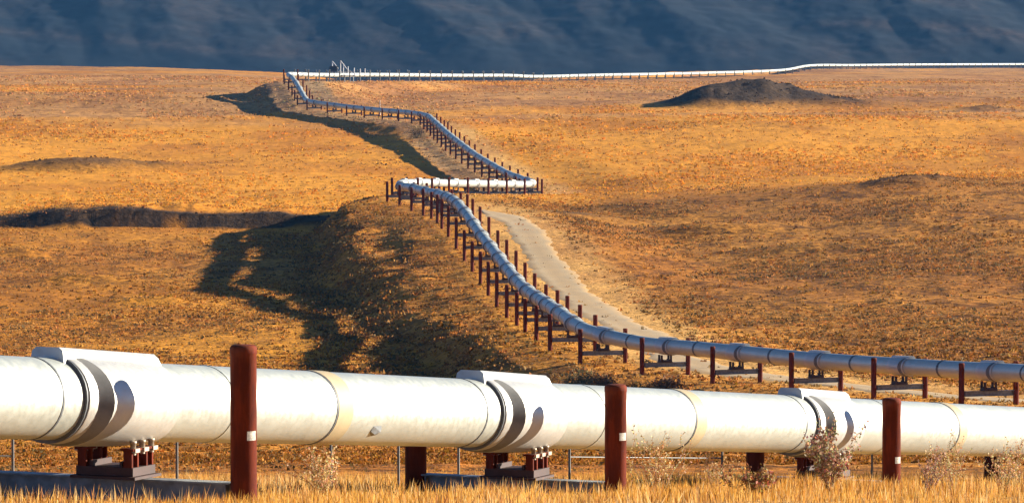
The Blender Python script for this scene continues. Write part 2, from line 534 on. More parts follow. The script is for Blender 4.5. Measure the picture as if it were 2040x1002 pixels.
def tones(X, Y):
    """plant and soil colour, with shade painted on the mounds (linear albedo) + mottling in alpha"""
    d, zp, cl = corridor(X, Y)
    n = fbm(X * 0.02, Y * 0.012, 4); n2 = fbm(X * 0.15 + 9, Y * 0.08, 4); n3 = fbm(X * 0.006 + 40, Y * 0.02, 4)
    c = np.zeros(X.shape + (4,))
    orange = np.array((0.68, 0.285, 0.022, 0.3)); brown = np.array((0.51, 0.212, 0.026, 0.95)); tan = np.array((0.48, 0.245, 0.085, 0.7))
    verge = np.array((0.64, 0.35, 0.10, 0.2)); pad = np.array((0.41, 0.255, 0.12, 0.6)); dirt_shade = np.array((0.062, 0.038, 0.020, 0.5))
    rust = np.array((0.49, 0.19, 0.024, 0.85)); straw = np.array((0.52, 0.28, 0.08, 0.3))

    def lay(col, wgt):
        wgt = np.clip(wgt, 0, 1)[..., None]
        c[:] = c * (1 - wgt) + col * wgt
    lay(orange, np.ones(X.shape))
    lay(brown, (1 - sstep(720, 830, Y + 60 * n)) * (0.62 + 1.5 * n))
    lay(rust, (1 - sstep(180, 330, Y)) * 0.8)
    lay(straw, 1 - sstep(112, 150, Y + 20 * n2))
    hill = sstep(10, 26, d + 8 * n2) * sstep(390, 470, Y) * (1 - sstep(770, 850, Y + 30 * n + 0.25 * (60 - X)))
    lay(brown, hill * 0.95)
    lay(tan, sstep(1230, 1330, Y + 120 * n + 50 * n2) * (0.85 + 0.9 * n3))
    lay(orange, sstep(1230, 1330, Y) * sstep(0.08, 0.2, n3) * 0.8)
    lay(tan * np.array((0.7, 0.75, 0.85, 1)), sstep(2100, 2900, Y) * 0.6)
    # disturbed ground along the pipe
    on = (Y > 320) * 1.0
    dn = d + 3.0 * n2
    lay(verge, on * sstep(1, 4, dn) * (1 - sstep(15, 20, dn)) * (1 - sstep(745, 770, Y)) * 0.9)
    lay(verge, on * sstep(0, 3, dn) * (1 - sstep(9, 14, dn)) * sstep(745, 770, Y) * (1 - sstep(1220, 1330, Y)) * 0.95)
    lay(pad, on * sstep(-10, -7, dn) * (1 - sstep(1, 3, dn)) * sstep(760, 800, Y) * (1 - sstep(2000, 2400, Y)) * 0.8)
    lay(pad, on * sstep(2, 4, dn) * (1 - sstep(10, 12, dn)) * sstep(1330, 1350, Y) * (1 - sstep(1440, 1480, Y)))
    lay(rust, on * sstep(-22, -14, dn) * (1 - sstep(-5, -2, dn)) * (1 - sstep(700, 760, Y)) * (0.4 + 2.2 * n2))
    # bare dark soil on the scarp; on the mounds also shade put into the colour
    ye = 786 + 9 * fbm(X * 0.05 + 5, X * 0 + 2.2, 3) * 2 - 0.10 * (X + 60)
    lay(dirt_shade, sstep(ye - 2, ye, Y + 3 * n2) * (1 - sstep(ye + 5, ye + 14, Y + 6 * n2)) * (1 - sstep(-14, -7, X)) * sstep(-150, -95, X) * 1.3)
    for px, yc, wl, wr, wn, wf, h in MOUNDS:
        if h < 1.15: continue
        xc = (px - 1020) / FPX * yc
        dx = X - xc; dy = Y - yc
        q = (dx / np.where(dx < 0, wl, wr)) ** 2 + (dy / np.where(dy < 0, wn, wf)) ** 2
        lay(dirt_shade, (2.6 * np.exp(-q * 0.75) * sstep(3.0, 1.6, q) if h > 3 else 0.75 * np.exp(-q)) + 0.8 * n2 * np.exp(-q))
    c[..., :3] *= (1 + 0.25 * n2 + 0.2 * n)[..., None]
    return np.clip(c, 0.0, 1.0)


def build_ground():
    rows = [2.0]
    while rows[-1] < 5200:
        y = rows[-1]
        rows.append(y + (4.0 if y < 50 else max(0.5, y * 0.0042)))
    rows = np.array(rows)
    a = np.linspace(-0.140, 0.140, 620)
    st = 0.140 / 310
    side = []
    x = 0.140
    while x < 1.2:
        st *= 1.10; x += st; side.append(x)
    side = np.array(side)
    cols = np.r_[-side[::-1], a, side]
    Yg, A = np.meshgrid(rows, cols, indexing='ij')
    Xg = A * (Yg + 25.0 * (Yg < 0)) * 1.0
    Xg = A * np.maximum(Yg, 18.0)
    Z = H(Xg, Yg)
    nr, nc = Xg.shape
    V = np.stack([Xg, Yg, Z], -1).reshape(-1, 3)
    i = np.arange(nr - 1)[:, None] * nc + np.arange(nc - 1)[None, :]
    F = np.stack([i, i + 1, i + nc + 1, i + nc], -1).reshape(-1, 4)
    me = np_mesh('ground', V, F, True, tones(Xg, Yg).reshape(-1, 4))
    tag(link('ground', me, M_GROUND), 'orange and brown autumn tundra plain with low rises', kind='structure')


build_ground()


def build_mountain():
    xs = np.r_[np.linspace(-2600, -720, 60), np.linspace(-715, 715, 560), np.linspace(720, 2600, 60)]
    ys = np.r_[np.linspace(3450, 4900, 420), np.linspace(4915, 9000, 100)]
    Yg, Xg = np.meshgrid(ys, xs, indexing='ij')
    t = np.clip((Yg - 4000 - 0.10 * Xg - 180 * fbm(Xg * 0.0016, Yg * 0.001, 3)) / 1000, 0, None)
    xc = 700 * np.tanh(Xg / 700)
    t = np.clip((Yg - 4080 + 0.05 * xc - 70 * fbm(Xg * 0.003, Yg * 0.001, 3)) * 0.76 / 1000, 0, None)
    z = -62 + 450 * t - 340 * np.clip(t - 0.45, 0, None)
    # long spurs running down to the left, so their left flanks turn from the sun
    u = Xg * 0.0042 + Yg * 0.0016 + 0.9 * fbm(Xg * 0.0013, Yg * 0.0011, 3)
    spur = np.abs((u % 1.0) - 0.62) / 0.62
    spur = np.where((u % 1.0) > 0.62, ((1 - (u % 1.0)) / 0.38), (u % 1.0) / 0.62)
    z = z + spur * 9 * sstep(0, 0.25, t)
    u2 = Xg * 0.013 + Yg * 0.004 + 1.2 * fbm(Xg * 0.006, Yg * 0.005 + 3, 4)
    z = z + (np.abs((u2 % 1.0) - 0.5) * 3 + fbm(Xg * 0.02 + 5, Yg * 0.02, 5) * 5.5 + fbm(Xg * 0.08, Yg * 0.08, 3) * 1.0) * sstep(0, 0.12, t)
    n1 = fbm(Xg * 0.005 + 3 + Yg * 0.004, Yg * 0.016, 5); n2 = fbm(Xg * 0.02, Yg * 0.012 + 8, 4)
    c = np.ones(Xg.shape + (4,))
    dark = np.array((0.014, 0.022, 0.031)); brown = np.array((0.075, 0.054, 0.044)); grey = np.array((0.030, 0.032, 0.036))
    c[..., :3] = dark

    def lay(col, w_):
        w_ = np.clip(w_, 0, 1)[..., None]
        c[..., :3] = c[..., :3] * (1 - w_) + col * w_
    lay(grey, sstep(-0.12, 0.30, n1) * 0.7)
    lay(brown, sstep(0.06, 0.34, n1 + 0.6 * n2) * 0.42)

    def streak(x0, y0, x1, y1, wd, col, k):
        px = 1020 + FPX * Xg / Yg
        tt = np.clip((Xg - x0) / (x1 - x0), 0, 1)
        e = np.abs(Yg - (y0 + (y1 - y0) * tt)) / wd + np.clip(np.abs(Xg - (x0 + x1) / 2) - abs(x1 - x0) / 2, 0, None) / 60
        lay(col, k * np.exp(-e * e) * (0.8 + 1.2 * n2))
    streak(-520, 4290, -230, 4210, 14, brown, 0.8)
    streak(-540, 4250, -440, 4140, 18, brown, 0.7)
    streak(330, 4240, 520, 4190, 14, brown, 0.9)
    streak(-100, 4110, 240, 4200, 18, grey, 0.9)
    nr, nc = Xg.shape
    V = np.stack([Xg, Yg, z], -1).reshape(-1, 3)
    i = np.arange(nr - 1)[:, None] * nc + np.arange(nc - 1)[None, :]
    F = np.stack([i, i + 1, i + nc + 1, i + nc], -1).reshape(-1, 4)
    tag(link('mountain', np_mesh('mountain', V, F, True, c.reshape(-1, 4)), M_MOUNTAIN), 'blue hazy mountain slope rising behind the plain', kind='structure')


build_mountain()


def build_road():
    rows = []
    ys = np.arange(318.0, 728.0, 1.5)
    n = 9
    V = []; cols = []
    for y in ys:
        xp = np.interp(y, YY, XP); sl = np.interp(y, YY, SL)
        t = np.array((sl, 1.0)) / math.hypot(sl, 1)
        nr = np.array((t[1], -t[0]))
        off = 9.3 + 0.8 * math.sin(y * 0.03) - 2.0 * float(sstep(470, 400, np.array(y)))
        hw = (2.7 + 0.3 * math.sin(y * 0.11) + 0.22 * math.sin(y * 0.37) + 0.2 * math.sin(y * 0.9 + 1)) * float(1 - 0.3 * sstep(400, 360, np.array(y))) * float(1 - 0.7 * sstep(700, 728, np.array(y)))
        for k in range(n):
            o = off + (k / (n - 1) * 2 - 1) * hw
            q = np.array((xp, y)) + nr * o
            V.append((q[0], q[1], float(H(q[0], q[1])) + 0.10 - (0.14 if k in (0, n - 1) else 0)))
            e = abs(k / (n - 1) * 2 - 1)
            gr = min(1, max(0, (e - 0.55) / 0.45 + 0.5 * float(fbm(np.array(q[0] * 0.5), np.array(q[1] * 0.2), 3)) * 2)) if e > 0.3 else 0.25
            rut = 1.12 if k in (2, 6) else (0.88 if k == 4 else 1.0)
            cols.append(tuple(np.array((0.40, 0.28, 0.14)) * rut * (1 - gr) + np.array((0.56, 0.31, 0.09)) * gr) + (1,))
    V = np.array(V)
    i = np.arange(len(ys) - 1)[:, None] * n + np.arange(n - 1)[None, :]
    F = np.stack([i, i + n, i + n + 1, i + 1], -1).reshape(-1, 4)[:, ::-1]
    tag(link('gravel_track', np_mesh('gravel_track', V, F, True, np.array(cols)), M_ROAD), 'grey gravel service track beside the pipeline', kind='structure')


build_road()


# ------------------------------------------------------------------ pipelines
def ring(c, t, r, n=24, rx=None):
    t = Vector(t).normalized()
    side = t.cross(Vector((0, 0, 1))).normalized()
    up = side.cross(t).normalized()
    c = Vector(c)
    return [c + side * ((rx or r) * math.cos(2 * math.pi * i / n)) + up * (r * math.sin(2 * math.pi * i / n)) for i in range(n)]


def local_ring(y, rx, rz, n=32, dz=0.0):
    return [(rx * math.cos(2 * math.pi * i / n), y, dz + rz * math.sin(2 * math.pi * i / n)) for i in range(n)]


def sleeve_mesh(n=40):
    """oval shoulder near one end, tapering to the round jacket; local y runs along the pipe"""
    m = MB()
    rings = [local_ring(-1.83, 1.03, 0.785, n, -0.02), local_ring(-1.2, 1.03, 0.782, n, -0.02), local_ring(-0.2, 0.97, 0.772, n, -0.02), local_ring(0.6, 0.83, 0.755, n, -0.01),
             local_ring(1.0, 0.755, 0.735, n)]
    m.loft(rings, True)
    m.loft([rings[-1], local_ring(1.0, 0.69, 0.69, n)], False)
    return m.mesh('support_sleeve')


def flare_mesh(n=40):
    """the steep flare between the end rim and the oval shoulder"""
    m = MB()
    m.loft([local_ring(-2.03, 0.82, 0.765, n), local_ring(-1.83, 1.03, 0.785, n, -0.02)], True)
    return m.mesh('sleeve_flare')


def collar_mesh(n=32):
    m = MB()
    y0, y1 = -2.26, -2.03
    r = [local_ring(y0, 0.69, 0.69, n), local_ring(y0, 0.79, 0.757, n), local_ring(y0 + 0.02, 0.80, 0.765, n), local_ring(y1, 0.825, 0.768, n)]
    m.loft(r[:2], False); m.loft(r[1:], True)
    return m.mesh('end_collar')


def band_mesh(w, r, n=32):
    m = MB()
    a = [local_ring(-w / 2, RP - 0.01, RP - 0.01, n), local_ring(-w / 2, r, r, n), local_ring(w / 2, r, r, n), local_ring(w / 2, RP - 0.01, RP - 0.01, n)]
    for k in range(3): m.loft(a[k:k + 2], k == 1)
    return m.mesh('joint_band')


def hood_mesh():
    """ridge cover along the top of the sleeve: a shallow trough turned over, ends sloped"""
    m = MB()
    prof = [(-0.34, 0.60), (-0.30, 0.82), (-0.22, 0.885), (0.22, 0.885), (0.30, 0.82), (0.34, 0.60)]
    ys = [(-2.42, 1.0), (0.92, 0.965), (1.06, 0.80)]
    rings = [[(x, y, z * k if z > 0.7 else z) for x, z in prof] for y, k in ys]
    vs = [p for r in rings for p in r]
    n = len(prof)
    fs = [(k * n + i, k * n + i + 1, (k + 1) * n + i + 1, (k + 1) * n + i) for k in range(2) for i in range(n - 1)]
    fs += [tuple(range(2 * n, 3 * n))]
    m.add(rings[0], [tuple(range(n))[::-1]])
    return m.add(vs, fs).mesh('cover_hood')


def frame_euler(t):
    """rotation with local y along t and local x level"""
    t = Vector(t).normalized()
    side = t.cross(Vector((0, 0, 1))).normalized()
    up = side.cross(t)
    return Matrix((side, t, up)).transposed().to_euler()


ME_SLEEVE = sleeve_mesh(); ME_SLEEVE.materials.append(M_SLEEVE)
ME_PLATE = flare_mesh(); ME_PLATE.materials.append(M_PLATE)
ME_GAP = band_mesh(0.04, 0.765); ME_GAP.materials.append(M_SEAM)
ME_COLLAR = collar_mesh(); ME_COLLAR.materials.append(M_SLEEVE)
ME_HOOD = hood_mesh(); ME_HOOD.materials.append(M_SLEEVE)
ME_BAND = band_mesh(0.62, RP + 0.018); ME_BAND.materials.append(M_CREAM)
ME_SEAM = band_mesh(0.05, RP + 0.012); ME_SEAM.materials.append(M_SEAM)
ME_FARBAND = band_mesh(0.35, RP + 0.03, 16); ME_FARBAND.materials.append(M_SEAM)
ME_LAP = band_mesh(0.09, RP + 0.014); ME_LAP.materials.append(M_JACKET)

# ---- posts, beams, shoes shared by the support frames
def post_mesh(n=20):
    r = 0.229
    L = 5.0
    return MB().lathe([(r, -L), (r, -0.16), (r + 0.008, -0.155), (r + 0.008, -0.06), (r - 0.012, -0.025), (r - 0.05, -0.006), (0.001, 0.0)], n).mesh('post')


def beam_mesh(x0, x1, h=0.42, bw=0.32):
    m = MB()
    c = (x0 + x1) / 2; L = x1 - x0
    m.box((c, 0, -0.015), (L, bw, 0.03)); m.box((c, 0, -h / 2), (L, 0.03, h - 0.062)); m.box((c, 0, -h + 0.015), (L, bw, 0.03))
    for x in (x0 + 0.09, x1 - 0.09):
        m.box((x, 0.085, -h / 2), (0.02, 0.13, h - 0.07)); m.box((x, -0.085, -h / 2), (0.02, 0.13, h - 0.07))
    return m.mesh('crossbeam')


def shoe_mesh(h, legs):
    """sliding shoe: skid plate, ribbed base (and four legs when far off); z = 0 is the beam top, h the underside of the sleeve"""
    m = MB()
    m.box((0, 0, 0.03), (1.30, 0.95, 0.05)); m.box((0, 0, 0.135), (1.14, 0.80, 0.15))
    for x in (-0.30, 0.30): m.box((x, 0, 0.26), (0.05, 0.70, 0.10))
    if legs:
        for x in (-0.46, 0.46):
            for y in (-0.33, 0.33): m.box((x, y, 0.21 + (h - 0.21) / 2), (0.17, 0.16, h - 0.21))
    return m.mesh('shoe')


def leg_mesh(h):
    m = MB()
    k = 0.21 + (h - 0.21) / 2
    m.box((0, 0, k), (0.17, 0.045, h - 0.21)); m.box((0, 0.10, k), (0.04, 0.155, h - 0.21)); m.box((0, 0.20, k), (0.17, 0.045, h - 0.21))
    m.box((0, 0.10, h - 0.005), (0.27, 0.30, 0.04))
    return m.mesh('shoe_leg')


def clamp_mesh():
    m = MB()
    m.lathe([(0.052, -0.10), (0.052, 0.10), (0.066, 0.10), (0.066, 0.14), (0.001, 0.14)], 8)
    m.box((0, 0, -0.02), (0.19, 0.16, 0.07))
    return m.mesh('clamp_bolt')


ME_POST = post_mesh(24); ME_POST.materials.append(M_RUST)
ME_POST_FAR = post_mesh(10); ME_POST_FAR.materials.append(M_RUST)
ME_POST_PALE = post_mesh(8); ME_POST_PALE.materials.append(M_STEEL)
BW, BT_NEAR, BT_FAR = 2.30, 1.33, 1.50
ME_BEAM = beam_mesh(-BW + 0.2, BW - 0.2); ME_BEAM.materials.append(M_STEEL)
M_DARKRED = simple('grimy_shaded_red_steel', (0.045, 0.014, 0.010), 0.7, 0.0, 0.4, 5.0)  # red steel darkened in colour to stand in for shade under the pipe
ME_SHOE_N = shoe_mesh(BT_NEAR - 0.80, False); ME_SHOE_N.materials.append(M_DARKRED)
ME_LEG = leg_mesh(BT_NEAR - 0.80); ME_LEG.materials.append(M_RUST)
ME_SHOE_F = shoe_mesh(BT_FAR - 0.80, True); ME_SHOE_F.materials.append(M_DARKRED)
ME_CLAMP = clamp_mesh(); ME_CLAMP.materials.append(M_BRIGHT)


def ordinal(k):
    w_ = ['', 'first', 'second', 'third', 'fourth', 'fifth', 'sixth', 'seventh', 'eighth', 'ninth', 'tenth', 'eleventh', 'twelfth', 'thirteenth', 'fourteenth',
          'fifteenth', 'sixteenth', 'seventeenth', 'eighteenth', 'nineteenth', 'twentieth']
    if k < len(w_): return w_[k]
    return 'twenty-' + w_[k - 20] if 20 < k < 30 else str(k)


def support(c, t, label, group, near=False, tops=(0.35, 0.35), w=(BW, BW), far=False, bt=None, dx=0.0):
    """one support frame under pipe axis point c; local x to the right of the run"""
    th = math.atan2(-t[0], t[1])
    bt = bt or (BT_NEAR if near else BT_FAR)
    root = empty('pipe_support', tuple(c + np.array((0, 0, -bt - 0.45))), th)
    tag(root, label, 'pipe support', group)
    o = bt + 0.45                                        # pipe axis above the Empty
    for sgn, top, ww in ((1, tops[0], w[0]), (-1, tops[1], w[1])):
        link('post', ME_POST if near else (ME_POST_PALE if far else ME_POST_FAR), None, root, (sgn * ww, 0, o + top))
    if near:
        link('crossbeam', beam_mesh(-w[1] + 0.2, w[0] - 0.2), M_STEEL, root, (0, 0, 0.45))
    else:
        link('crossbeam', ME_BEAM, None, root, (0, 0, 0.45))
    if not far:
        sh_ = link('shoe', ME_SHOE_N if near else ME_SHOE_F, None, root, (dx, 0, 0.45))
        if near:
            for x_ in (-0.46, 0.46):
                for y_ in (-0.37, 0.15): link('shoe_leg', ME_LEG, None, sh_, (x_, y_, 0))
    return root


# ---- the foreground pipe
fpipe = empty('pipeline', tuple(fa))
tag(fpipe, 'large white lit foreground pipe crossing the bottom of the picture', 'pipeline')
rings = []
for s in np.arange(-40, 100.1, 2.0):
    rings.append([Vector(p) - Vector(fa) for p in ring(fa + fd * s, fd, RP, 48)])
MB().loft(rings, True, True, True).build('pipe_jacket', M_JACKET, fpipe)
fe = frame_euler(fd)


def s_at_px(px):
    lo, hi = -60.0, 160.0
    for _ in range(60):
        m = (lo + hi) / 2
        p = fa + fd * m
        x = 1020 + FPX * p[0] / (p[1] * math.cos(PITCH) - p[2] * math.sin(PITCH))
        if x < px: lo = m
        else: hi = m
    return lo


bent_px = [230, 1030, 1640]
bent_s = [s_at_px(p) for p in bent_px]
sp = (bent_s[2] - bent_s[0]) / 2
all_s = [bent_s[0] - sp] + bent_s + [bent_s[2] + sp + 2.6, bent_s[2] + 2 * sp + 2.6]
for s in all_s:
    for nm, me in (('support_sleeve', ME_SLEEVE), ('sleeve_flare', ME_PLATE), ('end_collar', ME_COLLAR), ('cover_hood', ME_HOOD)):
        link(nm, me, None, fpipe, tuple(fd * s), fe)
    link('seam_ring', ME_GAP, None, fpipe, tuple(fd * (s - 2.30)), fe)
    link('seam_ring', ME_SEAM, None, fpipe, tuple(fd * (s - 3.0)), fe)
    link('seam_ring', ME_LAP, None, fpipe, tuple(fd * (s + 3.2)), fe)
for px in (684, 1402, 1930):
    s = s_at_px(px - 60)
    link('joint_band', ME_BAND, None, fpipe, tuple(fd * s), fe)
    link('seam_ring', ME_SEAM, None, fpipe, tuple(fd * (s - 0.34)), fe)
# dented torn flap low on the jacket and a faded red mark
def on_jacket(px, ang, lift):
    s = s_at_px(px)
    M = fe.to_matrix()
    return fd * s + np.array(M @ Vector((math.cos(ang), 0, math.sin(ang)))) * (RP + lift), s


tb = MB()
q, s0 = on_jacket(690, 0, 0)
M3 = fe.to_matrix()
def jk(ds, ang, lift):
    p = fd * (s_at_px(688) + ds)
    return Vector(p) + M3 @ Vector(((RP + lift) * math.cos(ang), 0, (RP + lift) * math.sin(ang)))
tb.add([jk(0.0, -0.46, 0.004), jk(0.34, -0.44, 0.004), jk(0.34, -0.60, 0.05), jk(0.14, -0.68, 0.05), jk(-0.02, -0.62, 0.015),
        jk(0.16, -0.80, 0.004), jk(0.34, -0.76, 0.004)], [(0, 1, 2), (0, 2, 3), (0, 3, 4), (3, 2, 6, 5), (2, 1, 6), (4, 3, 5)])
tb.build('torn_flap', M_STEEL, fpipe)
mk = MB()
for a0, a1, s_0, s_1 in ((0.33, 0.29, -0.18, 0.14), (0.29, 0.10, -0.07, -0.01)):
    mk.add([jk(s_0 - 0.35, a0, 0.004), jk(s_1 - 0.35, a0, 0.004), jk(s_1 - 0.35, a1, 0.004), jk(s_0 - 0.35, a1, 0.004)], [(3, 2, 1, 0)])
mk.build('paint_mark', M_MARK, fpipe)

lab = {0: 'red steel support frame beyond the left picture edge under the white pipe', 1: 'nearest red support frame, its front post rising tall above the white pipe',
       2: 'red support frame under the middle of the white pipe, front post right of centre', 3: 'red support frame of the white pipe half hidden by the tall seed-headed shrub',
       4: 'red support frame at the right picture edge, only its rear post in view', 5: 'red support frame beyond the right picture edge under the white pipe'}
wpx = {1: (485, 0), 2: (1226, 828), 3: (1776, 1505)}
fn = np.array((fd[1], -fd[0])) / math.hypot(fd[0], fd[1])


def w_for(c, px):
    """offset along the frame that lands on this column of the photo"""
    best = None
    for k in np.arange(-4, 4, 0.01):
        x = c[0] + fn[0] * k; y = c[1] + fn[1] * k
        e = abs(1020 + FPX * x / (y * math.cos(PITCH) - c[2] * math.sin(PITCH)) - px)
        if best is None or e < best[0]: best = (e, k)
    return best[1]


def z_for(c, k, py):
    y = c[1] + fn[1] * k
    return P(0, py, y)[2] - c[2]


for i, s in enumerate(all_s):
    c = fa + fd * s
    ww = [BW + 0.1, BW]; tops = [0.75, 0.3]
    if i in wpx:
        ww[0] = w_for(c, wpx[i][0])
        if not wpx[i][1]: ww[1] = 2.75
        if wpx[i][1]: ww[1] = -w_for(c, wpx[i][1])
        tops[0] = z_for(c, ww[0], {1: 686, 2: 765, 3: 792}[i])
    r_ = support(c, fd, lab[i], 'support frames of the foreground pipe', True, tops, ww)
    for x_ in (-0.52, 0.52):
        for y_ in (-0.30, 0.02, 0.34): link('clamp_bolt', ME_CLAMP, None, r_, (x_, y_, 0.45 + BT_NEAR - 0.80))
    if i in wpx:
        front = [o for o in r_.children if o.name.startswith('post')][0]
        py = {1: 866, 2: 868, 3: 915}[i]
        zt = z_for(c, ww[0], py) - tops[0]
        tg = MB()
        vs = []
        for k in range(6):
            a = -1.38 + 0.85 * k / 5 + math.radians(40) * 0
            for dz in (-0.08, 0.08):
                vs.append((0.232 * math.cos(a), 0.232 * math.sin(a), zt + dz))
        tg.add(vs, [(2 * k, 2 * k + 2, 2 * k + 3, 2 * k + 1) for k in range(5)], True)
        g = tg.build('number_tag', M_TAG, front)
        g.rotation_euler = (0, 0, R(32))

# ---- the far pipe: one long jacket zigzagging to the horizon
base = Vector(cp[0])
dpipe = empty('pipeline', tuple(base))
tag(dpipe, 'long zigzag pipe, blue-grey in shade and white in sun, winding back across the plain', 'pipeline')
rings = []
s = 0.0
while s < LEN:
    c = at_s(s); t = tan_s(s)
    rings.append([p - base for p in ring(c, t, RP, 28 if c[1] < 1300 else 28)])
    s += 1.6 if c[1] < 1000 else (2.0 if c[1] < 1500 else 6.0)
MB().loft(rings, True, True, True).build('pipe_jacket', M_JACKET, dpipe)


def s_of_Y(y):
    return float(np.interp(y, path[:, 1], seg))


SPAN = 17.6
s = s_of_Y(345.0) - SPAN * 2
bents = []
while s < LEN:
    bents.append(s); s += SPAN
runs = [(0, 437, 'dark red support frame under the blue-grey level run, {o} from the right picture edge', 'support frames of the blue-grey level run'),
        (437, 771, 'dark red support frame on the climbing blue-grey curve, {o} from its foot', 'support frames of the climbing blue-grey curve'),
        (771, 912, 'support frame under the short white run behind the bend, {o} from its left end', 'support frames of the short white run'),
        (912, 1228, 'small support frame on the far blue-grey diagonal, {o} from its lower end', 'support frames of the far blue-grey diagonal'),
        (1228, 1345, 'small support frame on the distant level grey run, {o} from its right end', 'support frames of the distant level run'),
        (1345, 1435, 'tiny support frame on the last climbing stretch up the rise, {o} from its foot', 'support frames of the last climb'),
        (1435, 1860, 'tiny support frame under the distant white run along the rise', 'support frames of the distant white run'),
        (1860, 4000, 'speck of a support frame under the thin white line near the mountain foot', 'support frames of the thin white line')]
count = {}
nsl = 0
for s in bents:
    c = at_s(s); t = tan_s(s)
    for k, (y0, y1, lb, gr) in enumerate(runs):
        if y0 <= c[1] < y1: break
    xpx = 1020 + FPX * c[0] / c[1]
    if k == 0 and xpx > 2110:
        lb = 'dark red support frame out of view beyond the right picture edge on the blue-grey run'
    else:
        count[k] = count.get(k, 0) + 1
        lb = lb.format(o=ordinal(count[k]))
    up = {0: 0.72, 1: 0.72, 2: 0.95, 3: 0.8, 4: 0.7, 5: 0.9, 6: 1.7, 7: 0.5}[k]
    tj = [up + random.uniform(-0.12, 0.2), up + random.uniform(-0.12, 0.2)]
    support(c, t, lb, gr, False, tj, far=c[1] > 1450)
    if nsl < 98:
        e = frame_euler(t)
        loc = tuple(Vector(c) - base)
        link('support_sleeve', ME_SLEEVE, None, dpipe, loc, e)
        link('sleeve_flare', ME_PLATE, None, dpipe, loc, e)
        link('end_collar', ME_COLLAR, None, dpipe, loc, e)
        if c[1] < 920: link('cover_hood', ME_HOOD, None, dpipe, loc, e)
        nsl += 1
    if c[1] < 1250:
        sm = s + SPAN * 0.5
        link('joint_band', ME_FARBAND, None, dpipe, tuple(Vector(at_s(sm)) - base), frame_euler(tan_s(sm)))

# ------------------------------------------------------------------ fence behind the foreground pipe
fen = empty('tube_fence', (-10.0, 96.0, float(H(-10.0, 96.0))))
tag(fen, 'thin grey tube fence seen under the white foreground pipe', 'fence')
fp = [(-290, 92), (22, 94), (350, 97.5), (658, 101), (793, 103), (913, 104.5), (1135, 108), (1440, 113), (1740, 118), (2060, 124)]
tops = []
for px, y in fp:
    x = (px - 1020) / FPX * y
    g = float(H(x, y))
    zt = P(px, 862 + 20 * (px / 2040), y)[2]
    m = MB().tube((x + 10, y - 96, g - 0.3 - fen.location.z), (x + 10, y - 96, zt - fen.location.z), 0.032, 0.03, 8)
    m.build('fence_post', M_FENCE, fen)
    tops.append((x + 10, y - 96, g - fen.location.z, zt - fen.location.z))
for a, b in ((0, 1), (6, 7)):
    for fr in (0.62,):
        A, B = tops[a], tops[b]
        MB().tube((A[0], A[1], A[2] + (A[3] - A[2]) * fr), (B[0], B[1], B[2] + (B[3] - B[2]) * fr), 0.016, None, 6).build('fence_rail', M_FENCE, fen)

# ------------------------------------------------------------------ valve station and marker on the distant rise
vy = 1512.0
vx = (668 - 1020) / FPX * vy
vg = float(H(vx, vy + 6))
vs_ = empty('valve_station', (vx, vy + 6, vg))
tag(vs_, 'distant valve station, dark shed with tall pale vent stacks by the white run', 'valve station')
sh = MB()
sh.box((-0.8, 0, 3.2), (2.6, 3.0, 1.9))
sh.add([(-2.2, -1.6, 4.15), (0.6, -1.6, 4.15), (0.6, 1.6, 4.15), (-2.2, 1.6, 4.15), (-2.2, 0, 5.3), (0.6, 0, 5.3)], [(0, 1, 5, 4), (2, 3, 4, 5), (0, 4, 3), (1, 2, 5), (0, 3, 2, 1)])
sh.build('shed', M_SHED, vs_)
pl = MB().box((1.5, 0, 2.15), (10, 3.4, 0.18))
for x in (-3, 0, 3, 6): pl.tube((x, -1.4, -1.0), (x, -1.4, 2.1), 0.12); pl.tube((x, 1.4, -1.0), (x, 1.4, 2.1), 0.12)
pl.build('platform', M_STEEL, vs_)
for x, hh in ((-1.2, 7.0), (1.6, 7.2), (2.6, 6.2), (4.2, 5.2), (6.3, 4.7), (8.4, 4.4), (10.0, 4.5)):
    MB().tube((x, 0.2, 2.2), (x, 0.2, hh), 0.13, 0.13, 8).build('vent_stack', M_WHITE, vs_)
for x0, z0, x1, z1 in ((-1.2, 7.0, 0.9, 4.4), (1.6, 7.2, 3.9, 4.2)):
    MB().tube((x0, 0.2, z0), (x1, 0.2, z1), 0.11, None, 8).build('stay', M_WHITE, vs_)
rl = MB()
for x in np.arange(-3.4, 6.6, 1.1): rl.tube((x, -1.6, 2.2), (x, -1.6, 3.5), 0.06, None, 6)
rl.tube((-3.4, -1.6, 3.5), (6.5, -1.6, 3.5), 0.06, None, 6)
rl.build('handrail', M_WHITE, vs_)


def marker(px, y, h, label, mat_, r=0.16):
    x = (px - 1020) / FPX * y
    o = MB().lathe([(r, -0.6), (r, h - 0.1), (r * 1.3, h - 0.1), (r * 1.3, h - 0.02), (0.01, h)], 10).build('marker_post', mat_, None, (x, y, float(H(x, y))))
    tag(o, label, 'marker post')


marker(757, 1300, 4.3, 'lone white marker post behind the distant level grey run', M_WHITE)
marker(738, 1580, 3.6, 'short pale marker post right of the valve station by the white run', M_WHITE)
marker(812, 1650, 4.2, 'slim pale marker post farther right along the distant white run', M_WHITE)


